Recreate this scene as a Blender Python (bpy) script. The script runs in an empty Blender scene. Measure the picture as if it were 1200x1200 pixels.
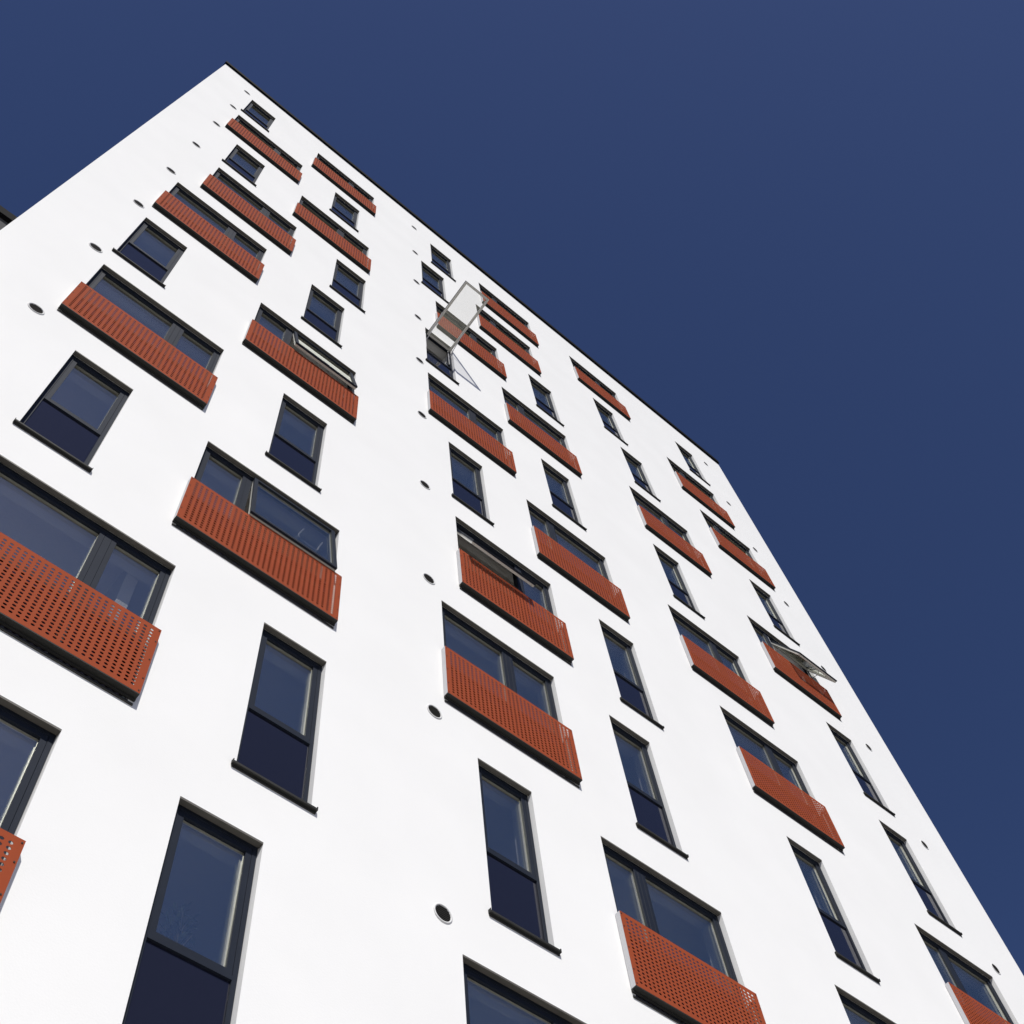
import bpy, bmesh, math, random
from mathutils import Vector, Matrix
random.seed(7)
scn = bpy.context.scene
col = scn.collection
EYE = 1.6                      # camera height above the ground
ST = 2.9                       # storey height
HEAD0 = 7.294 + EYE            # height of the lowest row of window heads in view
D = 5.5755                     # camera distance from the facade
XL, XR, ZT = -1.661, 17.36, 35.42 + EYE
WT = 0.33                      # wall thickness
OH = 2.22                      # opening height
WN, WR = 0.74, 1.87            # narrow / wide opening widths

# ------------------------------------------------------------------ materials
def mat(name, rgb, rough=0.6, metal=0.0, spec=0.5, var=0.0, vscale=3.0, bump=0.0, bscale=40.0):
    m = bpy.data.materials.new(name); m.use_nodes = True
    nt = m.node_tree; b = nt.nodes['Principled BSDF']
    b.inputs['Base Color'].default_value = (*rgb, 1); b.inputs['Roughness'].default_value = rough
    b.inputs['Metallic'].default_value = metal; b.inputs['Specular IOR Level'].default_value = spec
    tc = nt.nodes.new('ShaderNodeTexCoord')
    if var:
        n = nt.nodes.new('ShaderNodeTexNoise'); n.inputs['Scale'].default_value = vscale; n.inputs['Detail'].default_value = 6
        r = nt.nodes.new('ShaderNodeValToRGB')
        r.color_ramp.elements[0].position = 0.3; r.color_ramp.elements[1].position = 0.75
        r.color_ramp.elements[0].color = (*[c*(1-var) for c in rgb], 1); r.color_ramp.elements[1].color = (*[min(1, c*(1+var*.5)) for c in rgb], 1)
        nt.links.new(tc.outputs['Object'], n.inputs['Vector']); nt.links.new(n.outputs['Fac'], r.inputs['Fac'])
        nt.links.new(r.outputs['Color'], b.inputs['Base Color'])
    if bump:
        n2 = nt.nodes.new('ShaderNodeTexNoise'); n2.inputs['Scale'].default_value = bscale; n2.inputs['Detail'].default_value = 4
        bp = nt.nodes.new('ShaderNodeBump'); bp.inputs['Strength'].default_value = bump; bp.inputs['Distance'].default_value = 0.01
        nt.links.new(tc.outputs['Object'], n2.inputs['Vector']); nt.links.new(n2.outputs['Fac'], bp.inputs['Height'])
        nt.links.new(bp.outputs['Normal'], b.inputs['Normal'])
    return m

PLASTER = mat('white_render', (.80, .80, .795), .9, spec=.2, var=.03, vscale=.8, bump=.10, bscale=60)
FRAME = mat('anthracite_frame', (.015, .0195, .031), .55, spec=.12, var=.10, vscale=5)
FLASH = mat('dark_flashing', (.030, .030, .028), .6, spec=.15, var=.15, vscale=4)
HEADM = mat('grey_brown_head_flashing', (.095, .088, .078), .6, var=.2, vscale=6)
PALE = mat('pale_inner_frame', (.52, .51, .47), .5)
LOWER = mat('dark_glazed_panel', (.012, .013, .024), .06, spec=.55)
ORANGE = mat('orange_red_coated_metal', (.288, .062, .0265), .75, spec=.04, var=.05, vscale=2)
ALU = mat('pale_metal', (.50, .50, .515), .5, spec=.4)
BLACK = mat('black_coping', (.005, .005, .006), .8, spec=.06)
CEIL = mat('white_ceiling', (.88, .88, .87), .9)
ROOMW = mat('room_wall', (.78, .77, .74), .9)
FLOORM = mat('room_floor', (.60, .55, .48), .5, var=.2)
VENTR = mat('white_vent_rim', (.64, .64, .64), .8, spec=.1)
VENTG = mat('dark_vent_grille', (.030, .029, .028), .8, spec=.08)
GREYW = mat('grey_cladding', (.085, .085, .09), .9, spec=.05, var=.06, vscale=1)
LEAF = mat('leaf', (.22, .27, .16), .5, var=.4, vscale=20)
POT = mat('terracotta', (.35, .16, .09), .8)
STEM = mat('stem', (.10, .08, .04), .8)

def glass_material(name='window_glass', f0=.34):
    m = bpy.data.materials.new(name); m.use_nodes = True
    nt = m.node_tree; nt.nodes.clear()
    N = nt.nodes.new; L = nt.links.new
    out = N('ShaderNodeOutputMaterial'); mix = N('ShaderNodeMixShader')
    tr = N('ShaderNodeBsdfTransparent'); tr.inputs['Color'].default_value = (.955, .955, .955, 1)
    gl = N('ShaderNodeBsdfGlossy'); gl.inputs['Roughness'].default_value = .015; gl.inputs['Color'].default_value = (.98, 1, .89, 1)
    geo = N('ShaderNodeNewGeometry'); dot = N('ShaderNodeVectorMath'); dot.operation = 'DOT_PRODUCT'
    L(geo.outputs['Normal'], dot.inputs[0]); L(geo.outputs['Incoming'], dot.inputs[1])
    a = N('ShaderNodeMath'); a.operation = 'ABSOLUTE'; L(dot.outputs['Value'], a.inputs[0])
    s = N('ShaderNodeMath'); s.operation = 'SUBTRACT'; s.inputs[0].default_value = 1; L(a.outputs[0], s.inputs[1])
    p = N('ShaderNodeMath'); p.operation = 'POWER'; p.inputs[1].default_value = 5; L(s.outputs[0], p.inputs[0])
    mu = N('ShaderNodeMath'); mu.operation = 'MULTIPLY_ADD'; mu.inputs[1].default_value = 1-f0; mu.inputs[2].default_value = f0
    L(p.outputs[0], mu.inputs[0]); L(mu.outputs[0], mix.inputs['Fac'])
    L(tr.outputs[0], mix.inputs[1]); L(gl.outputs[0], mix.inputs[2]); L(mix.outputs[0], out.inputs['Surface'])
    return m
GLASS = glass_material()
CLEAR = glass_material('clear_glass', .07)

# ------------------------------------------------------------------ mesh helpers
def box(bm, x0, x1, y0, y1, z0, z1, mi=0):
    v = [bm.verts.new(c) for c in ((x0,y0,z0),(x1,y0,z0),(x1,y1,z0),(x0,y1,z0),(x0,y0,z1),(x1,y0,z1),(x1,y1,z1),(x0,y1,z1))]
    for f in ((0,3,2,1),(4,5,6,7),(0,1,5,4),(1,2,6,5),(2,3,7,6),(3,0,4,7)):
        fc = bm.faces.new([v[i] for i in f]); fc.material_index = mi

def tube(bm, pts, r, n=8, mi=0):
    rings = []
    for i, q in enumerate(pts):
        q = Vector(q); t = (Vector(pts[min(i+1, len(pts)-1)]) - Vector(pts[max(i-1, 0)])).normalized()
        u = t.orthogonal().normalized(); w = t.cross(u)
        rr = r[i] if isinstance(r, (list, tuple)) else r
        rings.append([bm.verts.new(q + (u*math.cos(6.2832*k/n) + w*math.sin(6.2832*k/n))*rr) for k in range(n)])
    for a, b in zip(rings, rings[1:]):
        for k in range(n):
            f = bm.faces.new((a[k], a[(k+1) % n], b[(k+1) % n], b[k])); f.material_index = mi
    bm.faces.new(rings[0][::-1]).material_index = mi; bm.faces.new(rings[-1]).material_index = mi

def mesh(name, bm, *mats, bevel=0.0):
    if bevel:
        bmesh.ops.bevel(bm, geom=[e for e in bm.edges], offset=bevel, segments=1, affect='EDGES', clamp_overlap=True)
    bmesh.ops.recalc_face_normals(bm, faces=bm.faces[:])
    me = bpy.data.meshes.new(name); bm.to_mesh(me); bm.free()
    for m in mats: me.materials.append(m)
    return me

def obj(name, me, parent=None, loc=(0, 0, 0), rot=(0, 0, 0), label=None):
    o = bpy.data.objects.new(name, me); col.objects.link(o)
    o.location = loc; o.rotation_euler = rot
    if parent: o.parent = parent
    if label: o['label'] = label
    return o

def thing(name, label, cat, loc=(0, 0, 0), group=None):
    o = obj(name, None, loc=loc); o.empty_display_size = .3
    o['label'] = label; o['category'] = cat
    if group: o['group'] = group
    return o

# ------------------------------------------------------------------ facade layout
C1, C2, C3, C4, C5 = -.554, -.177, 1.557, 2.305, 2.694
M1, M2, M3, M4, M5 = 5.001, 5.375, 7.115, 7.853, 8.244
R1, R2, R3, R4, R5, R6 = 10.545, 10.923, 11.302, 13.713, 14.110, 14.868
# (storey, x, type, mullion fraction, state)
W = [(9,C1,'N'),(8,C1,'R',.64),(7,C2,'N'),(6,C2,'R',.64),(5,C1,'R',.64),(4,C1,'N'),(3,C1,'R',.65),(2,C2,'N'),(1,C2,'R',.65),(0,C1,'R',.65),(0,C4,'N'),
     (9,C3,'R',.62),(8,C4,'N'),(7,C3,'R',.61),(6,C5,'N'),(5,C4,'N'),(4,C3,'R',.34),(3,C4,'N'),(2,C3,'R',.34),(1,C5,'N'),
     (9,M2,'N'),(8,M1,'N'),(7,M2,'R',.64),(6,M1,'N'),(9,M3,'R',.34),(8,12.2*.55755,'R',.34),(5,M1,'R',.61),(6,M3,'R',.32),(7,M5,'N'),(4,M2,'N'),(5,M4,'N'),
     (3,M2,'R',.66),(4,M3,'R',.32),(2,M1,'R',.60),(3,M5,'N'),(1,M2,'N'),(2,M4,'N'),(1,M3,'R',.33),(0,M1,'R',.60),
     (9,R1,'R',.62),(8,R2,'N'),(7,R3,'N'),(6,R2,'R',.62),(5,R2,'N'),(4,R1,'R',.64),(3,R2,'R',.63),(2,R3,'N'),(1,R2,'R',.62),
     (9,R6,'N'),(8,R4,'R',.34),(7,R5,'R',.34),(6,R6,'N'),(5,R4,'R',.34),(4,R6,'N'),(3,R6,'N'),(2,R5,'R',.36)]
# opened sashes: (storey, x, sash index) -> (top drop, tilt in degrees, sash length factor)
OPEN = {(6, M1, 0): (.16, 106, 1.13, .055), (5, R4, 1): (.30, 23, .88, .055), (3, M2, 0): (.02, 20, .93, .15),
        (4, C3, 1): (.01, 10.5, .90, .06), (2, C3, 1): (0.0, 7.0, .93, .055)}
head = lambda k: HEAD0 + ST*k

# ------------------------------------------------------------------ the tower
tower = thing('apartment_building', 'tall white rendered apartment block with orange red perforated balcony rails', 'building')

# front wall with its openings
holes = [(w[1], w[1] + (WN if w[2] == 'N' else WR), head(w[0]) - OH, head(w[0])) for w in W]
xs = sorted({round(v, 4) for h in holes for v in h[:2]} | {XL, XR})
zs = sorted({round(v, 4) for h in holes for v in h[2:]} | {0.0, ZT - .12})
def in_hole(x, z): return any(a < x < b and c < z < d for a, b, c, d in holes)
bm = bmesh.new(); vc = {}
def V(x, y, z):
    k = (round(x, 4), y, round(z, 4))
    if k not in vc: vc[k] = bm.verts.new(k)
    return vc[k]
nx, nz = len(xs)-1, len(zs)-1
solid = [[not in_hole((xs[i]+xs[i+1])/2, (zs[j]+zs[j+1])/2) for j in range(nz)] for i in range(nx)]
for i in range(nx):
    for j in range(nz):
        if not solid[i][j]: continue
        a, b, c, d = xs[i], xs[i+1], zs[j], zs[j+1]
        bm.faces.new((V(a,0,c), V(b,0,c), V(b,0,d), V(a,0,d)))
        bm.faces.new((V(a,WT,c), V(a,WT,d), V(b,WT,d), V(b,WT,c)))
        for di, dj, e in ((-1,0,((a,c),(a,d))),(1,0,((b,c),(b,d))),(0,-1,((a,c),(b,c))),(0,1,((a,d),(b,d)))):
            ii, jj = i+di, j+dj
            if not (0 <= ii < nx and 0 <= jj < nz) or not solid[ii][jj]:
                (p, q), (r, s) = e
                bm.faces.new((V(p,0,q), V(r,0,s), V(r,WT,s), V(p,WT,q)))
obj('front_wall', mesh('front_wall', bm, PLASTER), tower)
bm = bmesh.new()
DEP = 13.0
box(bm, XL, XL+.35, WT+.002, DEP, 0, ZT-.1); box(bm, XR-.35, XR, WT+.002, DEP, 0, ZT-.1); box(bm, XL+.352, XR-.352, DEP-.35, DEP, 0, ZT-.1)
obj('outer_wall', mesh('outer_wall', bm, PLASTER), tower)
bm = bmesh.new(); box(bm, XL+.36, XR-.36, WT+.01, DEP-.36, ZT-1.0, ZT-.7)
obj('roof', mesh('roof', bm, BLACK), tower)
bm = bmesh.new()
box(bm, XL-.035, XR+.003, -.055, WT+.05, ZT-.22, ZT); box(bm, XL-.035, XL+.4, WT+.052, DEP+.05, ZT-.22, ZT)
box(bm, XR-.4, XR+.003, WT+.052, DEP+.05, ZT-.22, ZT); box(bm, XL+.402, XR-.402, DEP-.4, DEP+.05, ZT-.22, ZT)
obj('roof_coping', mesh('roof_coping', bm, BLACK, bevel=.006), tower)
bm = bmesh.new(); box(bm, XL+.36, XR-.36, WT+.01, 4.6, -.12, .0, 0); box(bm, XL+.36, XR-.36, WT+.01, 4.6, .003, .02, 1)
slab = mesh('floor_slab', bm, CEIL, FLOORM)
for k in range(-2, 11): obj('floor_slab', slab, tower, (0, 0, head(k) - ST + .40))
bm = bmesh.new(); box(bm, -.06, .06, WT+.01, 4.6, 0, ZT-1.1)
part = mesh('partition_wall', bm, ROOMW)
for x in (1.443, 4.2, 9.75, 13.25): obj('partition_wall', part, tower, (x, 0, 0))
bm = bmesh.new(); box(bm, XL+.36, XR-.36, 4.62, 4.72, 0, ZT-1.1)
obj('corridor_wall', mesh('corridor_wall', bm, ROOMW), tower)

# ------------------------------------------------------------------ windows (origin: top left of the opening, on the wall face)
TR = -1.30                      # transom centre
def frame_mesh(w, mull):
    bm = bmesh.new(); y0, y1 = .062, .145; b = .045; g = .004
    box(bm, g, b, y0, y1, -OH+.02, -g); box(bm, w-b, w-g, y0, y1, -OH+.02, -g)
    box(bm, b, w-b, y0, y1, -b, -g); box(bm, b, w-b, y0, y1, -OH+.02, -OH+.075)
    box(bm, b, w-b, y0-.004, y1, TR-.018, TR+.018)
    if mull is not None:
        m = w*mull
        box(bm, m-.035, m+.035, y0+.004, y1-.004, -OH+.075, TR-.018); box(bm, m-.035, m+.035, y0+.004, y1-.004, TR+.018, -b)
    return mesh('window', bm, FRAME, bevel=.0012)
def sash_mesh(w, h):            # origin: middle of the sash's top edge
    bm = bmesh.new(); b = .050
    for y0, y1, mi, e in ((-.032, -.002, 0, 0), (-.002, .034, 1, .006)):
        box(bm, -w/2+e, -w/2+b, y0, y1, -h+e, -e, mi); box(bm, w/2-b, w/2-e, y0, y1, -h+e, -e, mi)
        box(bm, -w/2+b, w/2-b, y0, y1, -b, -e, mi); box(bm, -w/2+b, w/2-b, y0, y1, -h+e, -h+b, mi)
    return mesh('sash', bm, FRAME, PALE, bevel=.001)
def pane_mesh(w, h, clear=False):
    bm = bmesh.new(); b = .044
    box(bm, -w/2+b, w/2-b, -.012, .012, -h+b, -b)
    return mesh('pane', bm, CLEAR if clear else GLASS)
def panel_mesh(w, mull):
    bm = bmesh.new()
    for a, c in ([(.045, w-.045)] if mull is None else [(.045, w*mull-.035), (w*mull+.035, w-.045)]):
        box(bm, a+.001, c-.001, .078, .10, -OH+.076, TR-.019)
    return mesh('lower_panel', bm, LOWER)
def sill_mesh(w):
    bm = bmesh.new()
    if w > 1:               # behind a railing: a short sill
        box(bm, -.045, w+.045, -.014, -.002, -OH-.024, -OH-.004); box(bm, .004, w-.004, -.002, .061, -OH+.001, -OH+.018)
        return mesh('sill', bm, FLASH)
    box(bm, -.045, w+.045, -.036, -.002, -OH-.028, -OH-.004); box(bm, .004, w-.004, -.002, .061, -OH+.001, -OH+.018)
    box(bm, -.04, w+.04, -.013, -.002, -OH-.052, -OH-.029)  # dark strip flat on the wall, deepens the shadow band under the sill
    box(bm, -.045, -.038, -.036, -.002, -OH-.002, -OH+.016); box(bm, w+.038, w+.045, -.036, -.002, -OH-.002, -OH+.016)
    return mesh('sill', bm, FLASH)
def head_mesh(w):
    bm = bmesh.new()
    box(bm, .001, w-.001, -.003, .050, -.022, -.001)
    return mesh('head_trim', bm, HEADM)
HOLE_N, HOLE_M = 30, 18
def rail_mesh(w):
    """perforated sheet: every hole is cut, 3 mm thick, folded rim at top and bottom"""
    bm = bmesh.new(); e = .05
    X0, X1, Z1, Z0 = -e, w+e, -1.205, -2.152
    mx, mz = .052, .045
    px, pz = (X1-X0-2*mx)/HOLE_N, (Z1-Z0-2*mz)/HOLE_M
    rx, rz = .0182, .0142; n = 8; ya, yb = -.072, -.069
    cache = {}
    def P(x, y, z):
        k = (round(x, 5), y, round(z, 5))
        if k not in cache: cache[k] = bm.verts.new(k)
        return cache[k]
    for i in range(HOLE_N):
        for j in range(HOLE_M):
            cx, cz = X0+mx+(i+.5)*px, Z0+mz+(j+.5)*pz
            ring, sq = [], []
            for k in range(n):
                a = 6.283185*(k/n); ring.append((cx+rx*math.cos(a), cz+rz*math.sin(a)))
            hx, hz = px/2, pz/2
            sq = [(cx+hx, cz), (cx+hx, cz+hz), (cx, cz+hz), (cx-hx, cz+hz), (cx-hx, cz), (cx-hx, cz-hz), (cx, cz-hz), (cx+hx, cz-hz)]
            for k in range(n):
                k2 = (k+1) % n
                for y in (ya, yb):
                    bm.faces.new((P(ring[k][0], y, ring[k][1]), P(sq[k][0], y, sq[k][1]), P(sq[k2][0], y, sq[k2][1]), P(ring[k2][0], y, ring[k2][1])))
                bm.faces.new((P(ring[k][0], ya, ring[k][1]), P(ring[k2][0], ya, ring[k2][1]), P(ring[k2][0], yb, ring[k2][1]), P(ring[k][0], yb, ring[k][1])))
    box(bm, X0, X0+mx, ya, yb, Z0, Z1); box(bm, X1-mx, X1, ya, yb, Z0, Z1)
    box(bm, X0+mx, X1-mx, ya, yb, Z1-mz, Z1); box(bm, X0+mx, X1-mx, ya, yb, Z0, Z0+mz)
    box(bm, X0+.004, X1-.004, yb, yb+.018, Z1-.004, Z1-.001); box(bm, X0+.004, X1-.004, yb, yb+.018, Z0+.001, Z0+.004)
    for xx in (X0+.018, X1-.018):
        for zz in (Z1-.03, Z1-.20, (Z0+Z1)/2, Z0+.20, Z0+.03): box(bm, xx-.006, xx+.006, ya-.004, ya-.0005, zz-.006, zz+.006, 1)
    return mesh('railing', bm, ORANGE, FLASH)
def endplate_mesh(x):
    bm = bmesh.new(); box(bm, x, x+.005, -.0685, -.006, -2.152, -1.205)
    return mesh('end_plate', bm, ALU)
def tray_mesh(w):
    bm = bmesh.new()
    box(bm, -.05, w+.05, -.072, -.004, -2.166, -2.1535); box(bm, -.05, w+.05, -.024, -.004, -2.190, -2.1665)
    return mesh('base_tray', bm, FLASH)

cache = {}
def get(fn, *a):
    k = (fn.__name__,) + tuple(round(v, 4) if isinstance(v, float) else v for v in a)
    if k not in cache: cache[k] = fn(*a)
    return cache[k]

SH = -TR - .018 - .045          # sash height
def make_window(k, x, typ, mull=None):
    w = WN if typ == 'N' else WR
    opened = [o for o in OPEN if o[0] == k and o[1] == x]
    lab = None
    if opened:
        t = OPEN[opened[0]][1]
        lab = ('narrow window with its top hung sash swung right out from the wall' if t > 60 else
               'window with one top hung sash tilted outwards')
    wn = obj('window', get(frame_mesh, w, mull), tower, (x, 0, head(k)), label=lab)
    spans = [(.045, w-.045)] if mull is None else [(.045, w*mull-.035), (w*mull+.035, w-.045)]
    for i, (a, c) in enumerate(spans):
        drop, tilt, lf, yy = OPEN.get((k, x, i), (0, 0, 1, .098))
        sw, sh = round(c-a, 4)-.004, SH*lf
        loc = ((a+c)/2 + (.02 if tilt > 60 else 0), yy, -.045-.002-drop)
        rot = (math.radians(-tilt), 0, 0)
        obj('sash', get(sash_mesh, sw, sh), wn, loc, rot)
        obj('pane', get(pane_mesh, sw, sh, tilt > 60), wn, loc, rot)
        if tilt > 21:
            bm = bmesh.new(); t = math.radians(tilt)
            for s in (a+.02, c-.02):
                q = (s, loc[1]-math.sin(t)*sh*.4+math.cos(t)*.03, loc[2]-math.cos(t)*sh*.4-math.sin(t)*.03)
                tube(bm, [(s, .075, -.12-drop*1.6-.25*math.sin(t)), q], .008, 6)
                box(bm, s-.008, s+.008, .07, .085, -1.0, -.08)
            obj('stay_arm', mesh('stay_arm', bm, ALU), wn)
    obj('lower_panel', get(panel_mesh, w, mull), wn)
    obj('head_trim', get(head_mesh, w), wn)
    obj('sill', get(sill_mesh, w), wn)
    if typ == 'R':
        rl = obj('railing', get(rail_mesh, w), tower, (x, 0, head(k)))
        obj('end_plate', get(endplate_mesh, -.05), rl); obj('end_plate', get(endplate_mesh, w+.045), rl)
        obj('base_tray', get(tray_mesh, w), rl)
    return wn
wins = {}
for w in W: wins[(w[0], w[1])] = make_window(*w)

# pale bent bar, an unidentified U outline behind one tilted sash
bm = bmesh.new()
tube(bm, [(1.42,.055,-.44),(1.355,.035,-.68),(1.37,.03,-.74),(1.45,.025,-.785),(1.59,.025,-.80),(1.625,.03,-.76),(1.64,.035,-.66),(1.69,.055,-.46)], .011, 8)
obj('bent_bar', mesh('bent_bar', bm, ALU), wins[(2, C3)])

# vents
def rim_mesh():
    bm = bmesh.new(); n = 28; prof = [(.081, .012), (.085, -.008), (.094, -.011), (.101, -.006), (.102, .004)]
    rings = [[bm.verts.new((r*math.cos(6.28319*k/n), y, r*math.sin(6.28319*k/n))) for k in range(n)] for r, y in prof]
    for a, b in zip(rings, rings[1:]):
        for k in range(n):
            f = bm.faces.new((a[k], a[(k+1) % n], b[(k+1) % n], b[k])); f.smooth = True
    return mesh('vent', bm, VENTR)
def grille_mesh():
    bm = bmesh.new(); n = 24
    vs = [bm.verts.new((.081*math.cos(6.28319*k/n), -.002, .081*math.sin(6.28319*k/n))) for k in range(n)]
    vb = [bm.verts.new((v.co.x, -.0005, v.co.z)) for v in vs]
    bm.faces.new(vs)
    for k in range(n): bm.faces.new((vs[k], vs[(k+1) % n], vb[(k+1) % n], vb[k]))
    for s in range(-3, 4):
        h = math.sqrt(max(.0001, .078**2 - (s*.022)**2)); box(bm, -h, h, -.008, -.003, s*.022-.004, s*.022+.004)
    return mesh('grille', bm, VENTG)
rim, gri = rim_mesh(), grille_mesh()
for x, ks in ((-.765, range(1, 10)), (4.808, range(0, 10)), (16.31, range(1, 10))):
    for k in ks:
        v = obj('vent', rim, tower, (x, 0, head(k) + .335)); obj('grille', gri, v)

# ------------------------------------------------------------------ plant standing in the room behind the lowest narrow window
fl = head(0) - ST + .42
plant = thing('houseplant', 'leafy potted plant seen faintly behind the glass of the narrow window at bottom left', 'plant', (C4+.45, WT+.17, fl))
bm = bmesh.new(); tube(bm, [(0,0,.0),(0,0,.26),(0,0,.30)], [.10,.14,.145], 16); obj('pot', mesh('pot', bm, POT), plant)
bm = bmesh.new(); bl = bmesh.new(); rnd = random.Random(3)
tube(bm, [(0,0,.28),(.02,.0,.9),(-.01,-.0,1.86)], [.018,.014,.01], 7)
for s in range(16):
    a = rnd.random()*6.283; h = rnd.uniform(1.45, 1.85); r = rnd.uniform(.10, .22)
    end = Vector((math.cos(a)*r, math.sin(a)*r*.45, h + rnd.uniform(.10, .36)))
    tube(bm, [(0,-.01,h), tuple(Vector((0,0,h)).lerp(end, .5)+Vector((0,0,.03))), tuple(end)], [.007,.005,.003], 5)
    for q in range(7):
        c = Vector((0,0,h)).lerp(end, rnd.uniform(.35, 1.05)); d = Vector((rnd.uniform(-1,1), rnd.uniform(-1,1), rnd.uniform(-.5,.8))).normalized()
        u = d.orthogonal().normalized(); L = rnd.uniform(.06, .10)
        v = [bl.verts.new(c), bl.verts.new(c+d*L*.5+u*L*.2), bl.verts.new(c+d*L), bl.verts.new(c+d*L*.5-u*L*.2)]
        bl.faces.new(v)
obj('stem', mesh('stem', bm, STEM), plant); obj('foliage', mesh('foliage', bl, LEAF), plant)

# ------------------------------------------------------------------ neighbouring block behind the left edge
NB = thing('neighbouring_block', 'grey block with black roof edge showing behind the white tower', 'building')
NX1, NY, NZ = -2.05, 3.2, 25.75
bm = bmesh.new(); box(bm, -22, NX1, NY, NY+12, 0, NZ-.3); obj('wall', mesh('wall', bm, GREYW), NB)
bm = bmesh.new(); box(bm, -22.1, NX1+.08, NY-.10, NY+12.1, NZ-.3, NZ); obj('roof_edge', mesh('roof_edge', bm, BLACK), NB)

# ------------------------------------------------------------------ ground
bm = bmesh.new()
g = [bm.verts.new(c) for c in ((-900,-900,0),(900,-900,0),(900,900,0),(-900,900,0))]; bm.faces.new(g)
ground = obj('ground', mesh('ground', bm, mat('asphalt', (.07, .07, .072), .85, var=.15, vscale=.4, bump=.2, bscale=8)))
ground['kind'] = 'structure'; 
bm = bmesh.new(); n = 48
bm.faces.new([bm.verts.new((8+32*math.cos(6.28319*k/n), -4+32*math.sin(6.28319*k/n), .004)) for k in range(n)])  # unseen pale disc, added to bounce sunlight up the lower wall
bounce = obj('bounce_disc', mesh('bounce_disc', bm, mat('pale_bounce_ground', (.42, .41, .39), .85, var=.12, vscale=.5, bump=.2, bscale=8)))
bounce['kind'] = 'structure'

# ------------------------------------------------------------------ sun and sky
sd = Vector((-.55, -1.0, 1.30)).normalized()          # towards the sun
elev = math.asin(sd.z); azim = math.atan2(sd.x, sd.y)
sl = bpy.data.lights.new('sun', 'SUN'); sl.energy = 4.85; sl.angle = math.radians(.5); sl.color = (1.0, .968, .90)
so = bpy.data.objects.new('sun', sl); col.objects.link(so); so.rotation_euler = (-sd).to_track_quat('-Z', 'Y').to_euler(); so.location = (-20, -30, 40)
wd = bpy.data.worlds.new('World'); scn.world = wd; wd.use_nodes = True
nt = wd.node_tree; bg = nt.nodes['Background']
sky = nt.nodes.new('ShaderNodeTexSky'); sky.sky_type = 'NISHITA'; sky.sun_disc = False
sky.sun_elevation = elev; sky.sun_rotation = azim
sky.air_density = 1.0; sky.dust_density = .7; sky.ozone_density = 10; sky.altitude = 0
tint = nt.nodes.new('ShaderNodeVectorMath'); tint.operation = 'MULTIPLY'; tint.inputs[1].default_value = (.99, .865, 1.0)
nt.links.new(sky.outputs['Color'], tint.inputs[0]); nt.links.new(tint.outputs['Vector'], bg.inputs['Color'])
bg.inputs['Strength'].default_value = .057

# ------------------------------------------------------------------ camera
M = ((0.759207502113821, -0.645628283473765, -0.08226839194254511), (0.5570080254235685, 0.7099166808225558, -0.4309992643887255), (0.336669018990209, 0.28139372037876936, 0.8985942052915572))
r, dn, fw = (Vector(v) for v in M)
cam = bpy.data.cameras.new('camera'); co = bpy.data.objects.new('camera', cam); col.objects.link(co)
mw = Matrix((r, -dn, -fw)).transposed().to_4x4(); mw.translation = (0, -D, EYE); co.matrix_world = mw
cam.sensor_width = 36; cam.sensor_height = 36; cam.lens = 1411.836/1200*36; cam.clip_start = .05; cam.clip_end = 3000
scn.camera = co
vs = scn.view_settings; vs.view_transform = 'Standard'; vs.look = 'None'; vs.exposure = 0; vs.gamma = 1; vs.use_curve_mapping = False
